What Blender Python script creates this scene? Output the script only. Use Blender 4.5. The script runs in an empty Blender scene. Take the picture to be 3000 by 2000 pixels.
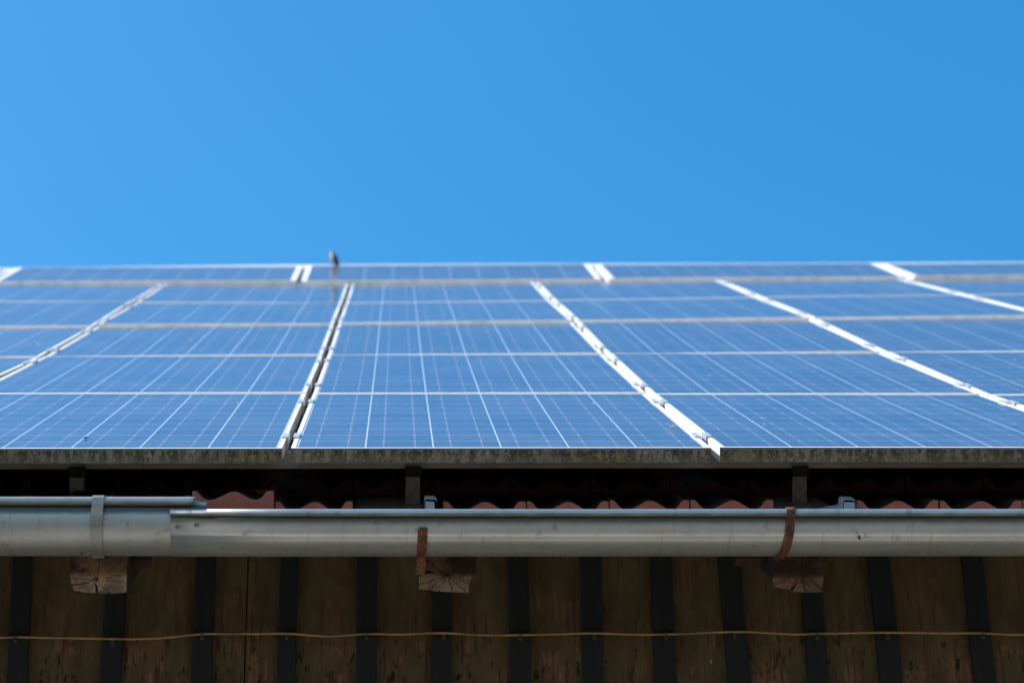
import bpy, bmesh, math, random
from mathutils import Vector, Matrix, noise

random.seed(7)
SC = bpy.context.scene
COL = SC.collection
R = math.radians

# ------------------------------------------------------------------ camera
cam_d = bpy.data.cameras.new('camera')
cam = bpy.data.objects.new('camera', cam_d)
COL.objects.link(cam)
SC.camera = cam
right = Vector((0.9990789466305117, -0.03678815059004331, -0.02208824066854378))
up = Vector((0.00011734907595406865, -0.5124143830262574, 0.8587383107192867))
fwd = Vector((0.042909726506487875, 0.857949958939322, 0.5119381049767189))
CAM = Vector((0.2617199, -5.50732239, -2.99294443))
m = Matrix((right, up, -fwd)).transposed().to_4x4()
m.translation = CAM
cam.matrix_world = m
cam_d.sensor_width = 36
cam_d.lens = 93.4263
cam_d.clip_start = 0.1
cam_d.clip_end = 3000
cam_d.dof.use_dof = True
cam_d.dof.focus_distance = 6.26
cam_d.dof.aperture_fstop = 4.8

# ------------------------------------------------------------------ sky and sun
PHI = R(34.74422404912411)
CP, SP = math.cos(PHI), math.sin(PHI)
sun_dir = Vector((-1.0, 0.03, 1.12)).normalized()
SUN_EL = math.asin(sun_dir.z)
SUN_ROT = math.atan2(sun_dir.x, sun_dir.y)

world = bpy.data.worlds.new('World')
SC.world = world
world.use_nodes = True
wn = world.node_tree
wn.nodes.clear()
w_out = wn.nodes.new('ShaderNodeOutputWorld')
w_bg = wn.nodes.new('ShaderNodeBackground')
w_sky = wn.nodes.new('ShaderNodeTexSky')
w_hs = wn.nodes.new('ShaderNodeHueSaturation')
w_sky.sky_type = 'NISHITA'
w_sky.sun_disc = False
w_sky.sun_elevation = SUN_EL
w_sky.sun_rotation = SUN_ROT
w_sky.altitude = 300
w_sky.air_density = 1.0
w_sky.dust_density = 1.3
w_sky.ozone_density = 2.0
w_hs.inputs['Hue'].default_value = 0.489
w_hs.inputs['Saturation'].default_value = 1.43
w_bg.inputs['Strength'].default_value = 0.14
wn.links.new(w_sky.outputs['Color'], w_hs.inputs['Color'])
wn.links.new(w_hs.outputs['Color'], w_bg.inputs['Color'])
wn.links.new(w_bg.outputs['Background'], w_out.inputs['Surface'])

sun_d = bpy.data.lights.new('sun', 'SUN')
sun_d.energy = 4.0
sun_d.angle = R(0.53)
sun_d.color = (1.0, 0.955, 0.89)
sun = bpy.data.objects.new('sun', sun_d)
COL.objects.link(sun)
sun.rotation_euler = (-sun_dir).to_track_quat('-Z', 'Y').to_euler()
sun.location = sun_dir * 40

SC.view_settings.view_transform = 'Standard'
SC.view_settings.look = 'None'
SC.view_settings.exposure = 0.8
SC.view_settings.gamma = 1.0


# ------------------------------------------------------------------ helpers
class MB:
    """collects faces with material indices, then links ONE mesh object"""
    def __init__(self):
        self.v, self.f, self.mi, self.sm = [], [], [], []

    def add(self, verts, faces, mi=0, smooth=False):
        o = len(self.v)
        self.v += [tuple(p) for p in verts]
        for f in faces:
            self.f.append([o + i for i in f]); self.mi.append(mi); self.sm.append(smooth)

    def box(self, x0, x1, y0, y1, z0, z1, mi=0, fmi=None, tf=None):
        vs = [(x0, y0, z0), (x1, y0, z0), (x1, y1, z0), (x0, y1, z0), (x0, y0, z1), (x1, y0, z1), (x1, y1, z1), (x0, y1, z1)]
        if tf: vs = [tf(*p) for p in vs]
        fs = [(0, 3, 2, 1), (4, 5, 6, 7), (0, 1, 5, 4), (1, 2, 6, 5), (2, 3, 7, 6), (3, 0, 4, 7)]  # bottom top front right back left
        o = len(self.v); self.v += vs
        for i, f in enumerate(fs):
            self.f.append([o + k for k in f]); self.mi.append(mi if not fmi or i not in fmi else fmi[i]); self.sm.append(False)

    def strip(self, rows, mi=0, smooth=True, closed=False):
        """rows: list of equal-length point lists, skinned in between"""
        n = len(rows[0]); o = len(self.v)
        for r in rows: self.v += [tuple(p) for p in r]
        for a in range(len(rows) - 1):
            for k in range(n if closed else n - 1):
                k2 = (k + 1) % n
                self.f.append([o + a * n + k, o + a * n + k2, o + (a + 1) * n + k2, o + (a + 1) * n + k]); self.mi.append(mi); self.sm.append(smooth)

    def tube(self, pts, rad, seg=8, mi=0, cap=True):
        pts = [Vector(p) for p in pts]
        rows = []
        for i, p in enumerate(pts):
            t = (pts[min(i + 1, len(pts) - 1)] - pts[max(i - 1, 0)]).normalized()
            a = t.cross(Vector((0, 0, 1)))
            if a.length < 1e-4: a = t.cross(Vector((1, 0, 0)))
            a.normalize(); b = t.cross(a)
            r = rad[i] if isinstance(rad, (list, tuple)) else rad
            rows.append([p + (a * math.cos(2 * math.pi * k / seg) + b * math.sin(2 * math.pi * k / seg)) * r for k in range(seg)])
        o = len(self.v)
        self.strip(rows, mi, True, True)
        if cap:
            self.f.append([o + k for k in range(seg)]); self.mi.append(mi); self.sm.append(False)
            e = o + (len(rows) - 1) * seg
            self.f.append([e + k for k in reversed(range(seg))]); self.mi.append(mi); self.sm.append(False)

    def build(self, name, mats, parent=None, fix=True):
        me = bpy.data.meshes.new(name)
        me.from_pydata(self.v, [], self.f)
        if not isinstance(mats, (list, tuple)): mats = [mats]
        for mm in mats: me.materials.append(mm)
        for p, i, s in zip(me.polygons, self.mi, self.sm):
            p.material_index = i; p.use_smooth = s
        if fix:
            b = bmesh.new(); b.from_mesh(me)
            bmesh.ops.recalc_face_normals(b, faces=b.faces)
            b.to_mesh(me); b.free()
        ob = bpy.data.objects.new(name, me)
        COL.objects.link(ob)
        if parent: ob.parent = parent
        return ob


def tag(o, label=None, cat=None, group=None, kind=None):
    if label: o['label'] = label
    if cat: o['category'] = cat
    if group: o['group'] = group
    if kind: o['kind'] = kind
    return o


def empty(name, loc=(0, 0, 0)):
    o = bpy.data.objects.new(name, None)
    o.empty_display_size = 0.1
    o.location = loc
    COL.objects.link(o)
    return o


def S(x, s, h):
    """roof coordinates (along eave, up the slope, off the panel plane) -> world"""
    return Vector((x, s * CP - h * SP, s * SP + h * CP))


def lerp(a, b, t): return a + (b - a) * t


def interp(tab, x):
    if x <= tab[0][0]: i = 0
    elif x >= tab[-1][0]: i = len(tab) - 2
    else: i = max(k for k in range(len(tab) - 1) if tab[k][0] <= x)
    (x0, y0), (x1, y1) = tab[i], tab[i + 1]
    return y0 + (y1 - y0) * (x - x0) / (x1 - x0)


# ------------------------------------------------------------------ materials
class NT:
    def __init__(self, name):
        self.m = bpy.data.materials.new(name); self.m.use_nodes = True
        self.t = self.m.node_tree; self.t.nodes.clear()
        self.out = self.t.nodes.new('ShaderNodeOutputMaterial')
        self.b = self.t.nodes.new('ShaderNodeBsdfPrincipled')
        self.t.links.new(self.b.outputs[0], self.out.inputs[0])
        self._co = None

    def _set(self, sock, v):
        if isinstance(v, bpy.types.NodeSocket): self.t.links.new(v, sock)
        elif isinstance(v, tuple) and len(v) == 3 and sock.type == 'RGBA': sock.default_value = (*v, 1)
        else: sock.default_value = v

    def set(self, **kw):
        for k, v in kw.items(): self._set(self.b.inputs[k.replace('_', ' ')], v)
        return self

    def co(self):
        if not self._co: self._co = self.t.nodes.new('ShaderNodeTexCoord').outputs['Object']
        return self._co

    def xyz(self, v=None):
        n = self.t.nodes.new('ShaderNodeSeparateXYZ'); self._set(n.inputs[0], v or self.co())
        return n.outputs[0], n.outputs[1], n.outputs[2]

    def comb(self, x, y, z):
        n = self.t.nodes.new('ShaderNodeCombineXYZ')
        for i, v in enumerate((x, y, z)): self._set(n.inputs[i], v)
        return n.outputs[0]

    def m_(self, op, a, b=0.0, c=0.0, clamp=False):
        n = self.t.nodes.new('ShaderNodeMath'); n.operation = op; n.use_clamp = clamp
        self._set(n.inputs[0], a); self._set(n.inputs[1], b); self._set(n.inputs[2], c)
        return n.outputs[0]

    def scale(self, v, s):
        n = self.t.nodes.new('ShaderNodeVectorMath'); n.operation = 'MULTIPLY'
        self._set(n.inputs[0], v); n.inputs[1].default_value = s
        return n.outputs[0]

    def off(self, v, s):
        n = self.t.nodes.new('ShaderNodeVectorMath'); n.operation = 'ADD'
        self._set(n.inputs[0], v); self._set(n.inputs[1], s)
        return n.outputs[0]

    def noise(self, scale=5, detail=4, rough=0.55, v=None, dist=0.0):
        n = self.t.nodes.new('ShaderNodeTexNoise')
        self._set(n.inputs['Vector'], v or self.co())
        n.inputs['Scale'].default_value = scale; n.inputs['Detail'].default_value = detail
        n.inputs['Roughness'].default_value = rough; n.inputs['Distortion'].default_value = dist
        return n.outputs['Fac']

    def voro(self, scale=5, v=None, feat='F1', out='Distance'):
        n = self.t.nodes.new('ShaderNodeTexVoronoi'); n.feature = feat
        self._set(n.inputs['Vector'], v or self.co()); n.inputs['Scale'].default_value = scale
        return n.outputs[out]

    def ramp(self, f, a, b, c=0.0, d=1.0):
        n = self.t.nodes.new('ShaderNodeMapRange'); n.interpolation_type = 'SMOOTHSTEP'
        self._set(n.inputs[0], f)
        for i, v in enumerate((a, b, c, d)): self._set(n.inputs[1 + i], v)
        return n.outputs[0]

    def mix(self, f, a, b):
        n = self.t.nodes.new('ShaderNodeMix'); n.data_type = 'RGBA'
        self._set(n.inputs[0], f); self._set(n.inputs[6], a); self._set(n.inputs[7], b)
        return n.outputs[2]

    def rnd(self):
        return self.t.nodes.new('ShaderNodeObjectInfo').outputs['Random']

    def bump(self, h, strength=0.3, dist=0.002):
        n = self.t.nodes.new('ShaderNodeBump')
        n.inputs['Strength'].default_value = strength; n.inputs['Distance'].default_value = dist
        self._set(n.inputs['Height'], h)
        self.t.links.new(n.outputs[0], self.b.inputs['Normal'])
        return self


PITCH = 0.1606          # solar cell pitch
PW, PH = 0.9915, 1.650  # panel size


def glass_mat(name, swap):
    n = NT(name)
    x, y, z = n.xyz()
    if swap: x, y = y, x
    mu, mv = (PW - 6 * PITCH) / 2, (PH - 10 * PITCH) / 2
    cu = n.m_('DIVIDE', n.m_('SUBTRACT', x, mu), PITCH)
    cv = n.m_('DIVIDE', n.m_('SUBTRACT', y, mv), PITCH)

    def edge(c):   # metres to the nearest cell boundary
        f = n.m_('FRACT', n.m_('ADD', c, 20.0))
        return f, n.m_('MULTIPLY', n.m_('MINIMUM', f, n.m_('SUBTRACT', 1.0, f)), PITCH)
    fu, du = edge(cu)
    fv, dv = edge(cv)
    lu = n.ramp(du, 0.0013, 0.0020, 1, 0)
    lv = n.ramp(dv, 0.0010, 0.0017, 1, 0)
    line = n.m_('MAXIMUM', lu, n.m_('MULTIPLY', lv, 0.8))
    b1 = n.m_('ABSOLUTE', n.m_('SUBTRACT', fu, 0.266))
    b2 = n.m_('ABSOLUTE', n.m_('SUBTRACT', fu, 0.734))
    bus = n.ramp(n.m_('MULTIPLY', n.m_('MINIMUM', b1, b2), PITCH), 0.0015, 0.0023, 1, 0)
    # poly-silicon crystals and a shade of its own for every cell
    cr = n.voro(55, out='Color')
    crx = n.xyz(cr)[0]
    cell_id = n.comb(n.m_('FLOOR', cu), n.m_('FLOOR', cv), n.m_('MULTIPLY', n.rnd(), 50.0))
    wn_ = n.t.nodes.new('ShaderNodeTexWhiteNoise'); n._set(wn_.inputs['Vector'], cell_id)
    v1 = n.m_('MULTIPLY_ADD', crx, 0.45, n.m_('MULTIPLY', wn_.outputs['Value'], 0.55))
    cell = n.mix(v1, (0.024, 0.036, 0.078), (0.070, 0.088, 0.150))
    c = n.mix(n.m_('MULTIPLY', bus, 0.8), cell, n.mix(n.ramp(dv, 0.006, 0.011), (0.66, 0.63, 0.64), (0.33, 0.24, 0.25)))
    c = n.mix(line, c, (0.80, 0.82, 0.86))
    # thin dust film, run marks and lime specks near the lower edge
    film = n.noise(2.2, 5, 0.6)
    dust = n.m_('MULTIPLY_ADD', n.ramp(film, 0.35, 0.75), 0.12, 0.09)
    run = n.ramp(n.noise(1.0, 5, 0.65, n.scale(n.co(), (14, 14, 1) if not swap else (14, 14, 1))), 0.52, 0.75, 0, 0.25)
    low = n.ramp(n.xyz()[1], 0.0, 0.35, 1, 0)
    dust = n.m_('ADD', dust, n.m_('MULTIPLY', run, low))
    c = n.mix(dust, c, (0.43, 0.40, 0.41))
    sp = n.ramp(n.voro(38, n.scale(n.co(), (1, 0.45, 1))), 0.030, 0.05, 1, 0)
    spm = n.m_('MULTIPLY', sp, n.ramp(n.noise(7, 2), 0.56, 0.62))
    c = n.mix(n.m_('MULTIPLY', spm, 0.8), c, (0.62, 0.62, 0.60))
    rough = n.m_('MULTIPLY_ADD', film, 0.10, 0.07)
    n.set(Base_Color=c, Roughness=rough, IOR=1.48)
    n.bump(n.noise(1.6, 2), 0.03, 0.01)
    return n.m


M = {}
M['glass'] = glass_mat('portrait cell glass', False)
M['glass_wide'] = glass_mat('landscape cell glass', True)

n = NT('pale anodised aluminium')
dirt = n.ramp(n.noise(9, 5, 0.65, n.scale(n.co(), (1, 1, 3))), 0.55, 0.8, 0, 0.45)
n.set(Base_Color=n.mix(dirt, (0.72, 0.72, 0.72), (0.40, 0.38, 0.35)), Metallic=0.0, Roughness=0.6, Specular_IOR_Level=0.25)
M['alu'] = n.m

n = NT('mossy grime on lower frame edge')
x, y, z = n.xyz()
wv = n.off(n.co(), n.comb(n.m_('MULTIPLY', n.rnd(), 31.0), n.m_('MULTIPLY', n.rnd(), 17.0), 0.0))
streak = n.noise(1.0, 6, 0.7, n.scale(wv, (55, 10, 9)))
blot = n.noise(85, 6, 0.8, n.scale(wv, (1, 1, 0.8)))
fine = n.noise(420, 3, 0.7, wv)
patch = n.noise(4.5, 3, 0.5, wv)
base = n.mix(n.ramp(patch, 0.38, 0.62), (0.280, 0.186, 0.090), (0.330, 0.240, 0.155))
moss = n.mix(n.ramp(fine, 0.35, 0.7), (0.034, 0.024, 0.009), (0.140, 0.100, 0.040))
mk = n.m_('ADD', n.m_('MULTIPLY', streak, 0.62), n.m_('MULTIPLY', blot, 0.5))
mk = n.ramp(mk, 0.50, 0.60)
hi = n.ramp(z, -0.036, -0.006, 0.55, 1.0)
c = n.mix(n.m_('MULTIPLY', mk, hi), base, moss)
c = n.mix(n.ramp(n.noise(130, 5, 0.8, wv), 0.56, 0.66, 0, 0.8), c, (0.60, 0.50, 0.38))
c = n.mix(n.ramp(n.noise(75, 5, 0.8, n.off(wv, (9.0, 3.0, 1.0))), 0.57, 0.64, 0, 0.85), c, (0.020, 0.015, 0.008))
c = n.mix(n.ramp(z, -0.0050, -0.0035), c, (0.22, 0.19, 0.20))
n.set(Base_Color=c, Roughness=0.9)
n.bump(n.m_('ADD', blot, n.m_('MULTIPLY', fine, 0.4)), 0.9, 0.004)
M['grime'] = n.m

n = NT('dull aluminium rail')
c = n.mix(n.ramp(n.noise(30, 4, 0.6, n.scale(n.co(), (0.3, 1, 1))), 0.4, 0.7), (0.80, 0.65, 0.54), (0.66, 0.53, 0.44))
c = n.mix(n.ramp(n.voro(48), 0.05, 0.10, 0.9, 0), c, (0.03, 0.028, 0.025))
n.set(Base_Color=c, Metallic=0.2, Roughness=0.55)
M['rail'] = n.m

n = NT('dark hook block')
n.set(Base_Color=(0.030, 0.028, 0.027), Roughness=0.6, Metallic=0.3)
M['block'] = n.m
n = NT('brown grey steel hook')
n.set(Base_Color=n.mix(n.ramp(n.noise(40, 4), 0.4, 0.7), (0.40, 0.32, 0.265), (0.24, 0.19, 0.155)), Roughness=0.5, Metallic=0.4)
M['hook'] = n.m

n = NT('clamp aluminium')
n.set(Base_Color=n.mix(n.ramp(n.noise(60, 3), 0.4, 0.7), (0.55, 0.57, 0.60), (0.42, 0.43, 0.45)), Metallic=0.5, Roughness=0.5)
M['clamp'] = n.m


def zinc(name, a, b, rough0, lip_shade=None):
    n = NT(name)
    st = n.noise(1.0, 6, 0.7, n.scale(n.co(), (3, 26, 26)))
    run = n.noise(1.0, 5, 0.7, n.scale(n.co(), (70, 6, 6)))
    spot = n.noise(26, 5, 0.7)
    c = n.mix(n.ramp(st, 0.35, 0.7), a, b)
    c = n.mix(n.ramp(run, 0.54, 0.75, 0, 0.5), c, (0.24, 0.215, 0.165))
    c = n.mix(n.ramp(spot, 0.56, 0.74, 0, 0.6), c, (0.17, 0.155, 0.125))
    c = n.mix(n.ramp(n.voro(31), 0.020, 0.045, 0.8, 0), c, (0.06, 0.055, 0.05))
    c = n.mix(n.ramp(n.voro(17, n.off(n.co(), (3.3, 1.2, 5.0))), 0.016, 0.026, 0.8, 0), c, (0.75, 0.74, 0.70))
    if lip_shade:      # shade under the lip, painted into the colour as a dark band
        x, y, z = n.xyz()
        zr = n.m_('SUBTRACT', z, n.m_('MULTIPLY_ADD', x, lip_shade[2], lip_shade[3]))
        zr = n.m_('MULTIPLY_ADD', n.noise(1.0, 4, 0.6, n.scale(n.co(), (20, 2, 2))), 0.006, zr)
        band = n.m_('MULTIPLY', n.ramp(zr, lip_shade[0], lip_shade[0] + 0.014), n.ramp(zr, lip_shade[1] - 0.004, lip_shade[1] + 0.004, 1, 0))
        c = n.mix(n.m_('MULTIPLY', band, 0.85), c, (0.055, 0.050, 0.042))
    n.set(Base_Color=c, Metallic=0.62, Roughness=n.m_('MULTIPLY_ADD', spot, 0.22, rough0))
    n.bump(n.m_('ADD', n.noise(9, 3), n.m_('MULTIPLY', spot, 0.25)), 0.10, 0.004)
    return n.m


M['zinc_a'] = zinc('older zinc', (0.465, 0.45, 0.42), (0.37, 0.36, 0.335), 0.34, (-0.018, 0.0105, -0.0042, -0.1925))
M['zinc_b'] = zinc('newer zinc', (0.555, 0.535, 0.49), (0.46, 0.445, 0.405), 0.22, (-0.038, -0.0165, -0.0032, -0.1933))
M['zinc_c'] = zinc('strap zinc', (0.37, 0.355, 0.315), (0.25, 0.24, 0.205), 0.42)

n = NT('bright zinc sheet')
n.set(Base_Color=n.mix(n.noise(25, 4), (0.66, 0.70, 0.74), (0.50, 0.54, 0.58)), Metallic=0.3, Roughness=0.5)
M['plate'] = n.m
n = NT('flaking rusty paint')
rr = n.noise(38, 6, 0.75)
c = n.mix(n.ramp(rr, 0.40, 0.60), (0.185, 0.042, 0.016), (0.050, 0.026, 0.016))
c = n.mix(n.ramp(n.noise(140, 4, 0.7), 0.56, 0.66), c, (0.42, 0.22, 0.12))
n.set(Base_Color=c, Roughness=0.85)
n.bump(rr, 0.8, 0.003)
M['rust'] = n.m

n = NT('terracotta')
tn = n.noise(22, 5, 0.65)
c = n.mix(n.ramp(tn, 0.35, 0.7), (0.52, 0.140, 0.088), (0.42, 0.118, 0.080))
c = n.mix(n.ramp(n.noise(75, 4, 0.75), 0.60, 0.68, 0, 0.8), c, (0.10, 0.075, 0.06))
c = n.mix(n.ramp(n.noise(48, 5, 0.8, n.off(n.co(), (4.0, 7.0, 1.0))), 0.655, 0.70, 0, 0.85), c, (0.40, 0.37, 0.17))
n.set(Base_Color=c, Roughness=0.88)
n.bump(n.noise(120, 4), 0.5, 0.002)
M['terra'] = n.m

n = NT('shade toned terracotta')
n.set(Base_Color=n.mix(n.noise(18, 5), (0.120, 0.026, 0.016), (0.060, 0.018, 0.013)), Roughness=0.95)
M['terra_shaded'] = n.m  # upper tile fronts: the shade beneath the panels is put into the colour
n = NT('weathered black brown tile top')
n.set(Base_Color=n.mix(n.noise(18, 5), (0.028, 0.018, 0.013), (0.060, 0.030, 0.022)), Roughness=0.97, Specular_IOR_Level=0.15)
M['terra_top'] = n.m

# dark stained boards: vertical grain, flaking stain, pale scratches
n = NT('flaking brown stained boards')
x, y, z = n.xyz()
g = n.noise(1.0, 7, 0.72, n.scale(n.co(), (85, 85, 5)))
g2 = n.noise(1.0, 6, 0.65, n.scale(n.co(), (15, 15, 5)))
pl = n.noise(11, 6, 0.68, n.scale(n.co(), (1.3, 1, 0.75)))
lowm = n.ramp(n.m_('MULTIPLY_ADD', n.noise(6, 3), 0.12, z), -0.14, 0.0, 1, 0)
c = n.mix(n.ramp(g2, 0.35, 0.68), (0.180, 0.124, 0.054), (0.112, 0.073, 0.032))
c = n.mix(n.ramp(g, 0.52, 0.70, 0, 0.35), c, (0.036, 0.025, 0.014))
pk = n.m_('MULTIPLY', n.ramp(n.m_('ADD', n.m_('MULTIPLY', pl, 0.75), n.m_('MULTIPLY', g, 0.30)), 0.525, 0.575), n.m_('MULTIPLY_ADD', lowm, 0.6, 0.4))
c = n.mix(pk, c, n.mix(n.ramp(g, 0.4, 0.65), (0.330, 0.175, 0.085), (0.066, 0.036, 0.019)))
hole = n.ramp(n.noise(34, 6, 0.75, n.scale(n.off(n.co(), (5.0, 2.0, 8.0)), (1.6, 1, 0.6))), 0.56, 0.62)
c = n.mix(n.m_('MULTIPLY', hole, n.m_('MULTIPLY_ADD', lowm, 0.65, 0.3)), c, (0.020, 0.012, 0.007))
sc_ = n.ramp(n.voro(13, n.scale(n.off(n.co(), (1.0, 0.0, 2.0)), (2.4, 1, 0.55))), 0.035, 0.075, 1, 0)
c = n.mix(n.m_('MULTIPLY', sc_, n.m_('MULTIPLY', n.ramp(n.noise(45, 4), 0.46, 0.56), lowm)), c, (0.60, 0.52, 0.43))
n.set(Base_Color=c, Roughness=0.82)
n.bump(n.m_('ADD', n.m_('MULTIPLY', g, 0.7), n.m_('MULTIPLY', pl, 0.8)), 0.8, 0.004)
M['board'] = n.m

n = NT('dark green painted batten')
g = n.noise(1.0, 6, 0.7, n.scale(n.co(), (70, 70, 4)))
c = n.mix(n.ramp(g, 0.35, 0.7), (0.026, 0.030, 0.0275), (0.018, 0.0205, 0.019))
c = n.mix(n.ramp(n.noise(26, 5, 0.75, n.scale(n.co(), (1.5, 1, 0.5))), 0.66, 0.72, 0, 0.7), c, (0.085, 0.05, 0.03))
n.set(Base_Color=c, Roughness=0.62)
n.bump(g, 0.35, 0.002)
M['batten'] = n.m


def endgrain(name, light, dark, upper_dark, px, pz, cracks, seed):
    """object coordinates: origin at the pith, x across, z up"""
    n = NT(name)
    x, y, z = n.xyz()
    sv = n.off(n.co(), (seed, seed * 0.7, seed * 1.3))
    wob = n.noise(11, 3, 0.5, sv)
    r_ = n.m_('SQRT', n.m_('ADD', n.m_('MULTIPLY', x, x), n.m_('MULTIPLY', z, z)))
    th = n.m_('ARCTAN2', z, x)
    rw = n.m_('MULTIPLY_ADD', wob, 0.014, r_)
    ring = n.m_('SINE', n.m_('MULTIPLY', rw, 2 * math.pi / 0.0052))
    ringm = n.ramp(ring, 0.45, 0.95)
    # drying checks: random spokes, thin and uneven
    tw = n.m_('MULTIPLY_ADD', n.noise(24, 3, 0.6, sv), 0.55, th)
    tc = n.m_('MULTIPLY', tw, cracks / (2 * math.pi))
    vn = n.t.nodes.new('ShaderNodeTexVoronoi'); vn.voronoi_dimensions = '1D'; vn.feature = 'DISTANCE_TO_EDGE'
    n._set(vn.inputs['W'], n.m_('ADD', tc, seed)); vn.inputs['Scale'].default_value = 1.0
    dcr = n.m_('MULTIPLY', vn.outputs['Distance'], n.m_('MULTIPLY', r_, 2 * math.pi / cracks))
    chk = n.m_('MULTIPLY', n.ramp(dcr, 0.0004, 0.0015, 1, 0), n.ramp(n.noise(30, 3, 0.6, sv), 0.36, 0.52))
    net = n.ramp(n.voro(78, sv, 'DISTANCE_TO_EDGE'), 0.02, 0.09, 1, 0)
    net = n.m_('MULTIPLY', net, n.ramp(n.noise(19, 3, 0.6, n.off(sv, (3.0, 3.0, 3.0))), 0.50, 0.62))
    pat = n.ramp(n.noise(16, 5, 0.65, n.off(sv, (1.0, 8.0, 2.0))), 0.40, 0.66)
    c = n.mix(pat, light, tuple(v * 0.40 for v in light))
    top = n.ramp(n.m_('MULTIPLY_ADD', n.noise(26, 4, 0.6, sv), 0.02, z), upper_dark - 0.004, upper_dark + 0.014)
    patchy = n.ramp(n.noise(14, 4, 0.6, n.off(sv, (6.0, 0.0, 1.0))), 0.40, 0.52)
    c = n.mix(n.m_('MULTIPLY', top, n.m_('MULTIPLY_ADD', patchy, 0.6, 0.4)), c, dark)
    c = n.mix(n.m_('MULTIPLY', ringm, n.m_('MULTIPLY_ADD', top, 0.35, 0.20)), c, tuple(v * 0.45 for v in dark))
    c = n.mix(n.m_('MAXIMUM', chk, n.m_('MULTIPLY', net, 0.8)), c, (0.010, 0.007, 0.005))
    n.set(Base_Color=c, Roughness=0.92)
    n.bump(n.m_('SUBTRACT', n.m_('MULTIPLY', ring, 0.12), n.m_('MAXIMUM', chk, net)), 0.8, 0.004)
    return n.m


n = NT('dark rafter flank')
g = n.noise(1.0, 6, 0.7, n.scale(n.co(), (60, 6, 60)))
n.set(Base_Color=n.mix(g, (0.065, 0.048, 0.032), (0.028, 0.021, 0.015)), Roughness=0.85)
n.bump(g, 0.5, 0.003)
M['flank'] = n.m
n = NT('dark red painted wood')
n.set(Base_Color=n.mix(n.noise(25, 4), (0.075, 0.018, 0.014), (0.04, 0.012, 0.01)), Roughness=0.8)
M['redwood'] = n.m

n = NT('ochre cable sheath')
c = n.mix(n.ramp(n.noise(1.0, 4, 0.6, n.scale(n.co(), (13, 90, 90))), 0.4, 0.7), (0.40, 0.24, 0.085), (0.22, 0.13, 0.05))
c = n.mix(n.ramp(n.noise(7, 3), 0.58, 0.66, 0, 0.8), c, (0.11, 0.12, 0.08))
n.set(Base_Color=c, Roughness=0.6)
M['cable'] = n.m
n = NT('green grey clip')
n.set(Base_Color=n.mix(n.noise(80, 3), (0.10, 0.115, 0.085), (0.05, 0.055, 0.045)), Roughness=0.6)
M['clip'] = n.m

n = NT('worn asphalt yard')
p1 = n.noise(0.35, 6, 0.6)
p2 = n.noise(6, 5, 0.7)
c = n.mix(n.ramp(p1, 0.40, 0.62), (0.058, 0.055, 0.049), (0.082, 0.077, 0.066))
c = n.mix(n.ramp(p2, 0.4, 0.7, 0, 0.5), c, (0.045, 0.042, 0.036))
n.set(Base_Color=c, Roughness=0.95)
M['ground'] = n.m
n = NT('pale concrete')
n.set(Base_Color=n.mix(n.noise(3, 6, 0.7), (0.33, 0.285, 0.205), (0.26, 0.225, 0.16)), Roughness=0.9)
M['concrete'] = n.m

n = NT('small bird plumage')
x, y, z = n.xyz()
back = n.ramp(n.m_('MULTIPLY_ADD', z, 0.18, n.m_('ADD', x, n.m_('MULTIPLY', n.noise(60, 3), 0.010))), 0.006, 0.022)
c = n.mix(back, (0.56, 0.37, 0.30), (0.065, 0.055, 0.040))
c = n.mix(n.ramp(z, 0.072, 0.086), c, (0.10, 0.085, 0.065))
c = n.mix(n.m_('MULTIPLY', n.ramp(z, 0.060, 0.074), n.ramp(x, 0.004, -0.008)), c, (0.50, 0.44, 0.42))
n.set(Base_Color=c, Roughness=0.9)
M['bird'] = n.m
n = NT('dark horn')
n.set(Base_Color=(0.03, 0.025, 0.02), Roughness=0.6)
M['horn'] = n.m
n = NT('dry leaf')
n.set(Base_Color=n.mix(n.noise(300, 3), (0.62, 0.43, 0.20), (0.48, 0.30, 0.12)), Roughness=0.8)
M['leaf'] = n.m
n = NT('pale fluff')
n.set(Base_Color=(0.75, 0.68, 0.62), Roughness=0.8)
M['fluff'] = n.m
n = NT('fly black')
n.set(Base_Color=(0.015, 0.015, 0.015), Roughness=0.4)
M['fly'] = n.m
n = NT('faded petal')
n.set(Base_Color=n.mix(n.noise(200, 2), (0.72, 0.50, 0.48), (0.68, 0.62, 0.58)), Roughness=0.8)
M['petal'] = n.m

# ------------------------------------------------------------------ ground
GZ = -4.6
mb = MB()
mb.add([(-900, -900, GZ), (900, -900, GZ), (900, 900, GZ), (-900, 900, GZ)], [(0, 1, 2, 3)])
tag(mb.build('ground', M['ground']), kind='structure')
mb = MB()
mb.box(-14, 17, -3.4, -0.28, GZ, GZ + 0.12)
tag(mb.build('pavement', M['concrete']), kind='structure')
n = NT('pale bounce strip')
n.set(Base_Color=n.mix(n.noise(5, 6, 0.7), (0.62, 0.60, 0.55), (0.50, 0.48, 0.43)), Roughness=0.9)
mb = MB()
mb.box(-14, 17, -1.05, -0.28, GZ + 0.1, GZ + 0.16)
tag(mb.build('bounce_strip', n.m), kind='structure')  # unseen pale strip, added to brighten the reflection in the gutter

# ------------------------------------------------------------------ solar panels
PX = 1.0124773          # column pitch along the eave
G = 1.6685958           # row pitch up the slope
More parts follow.
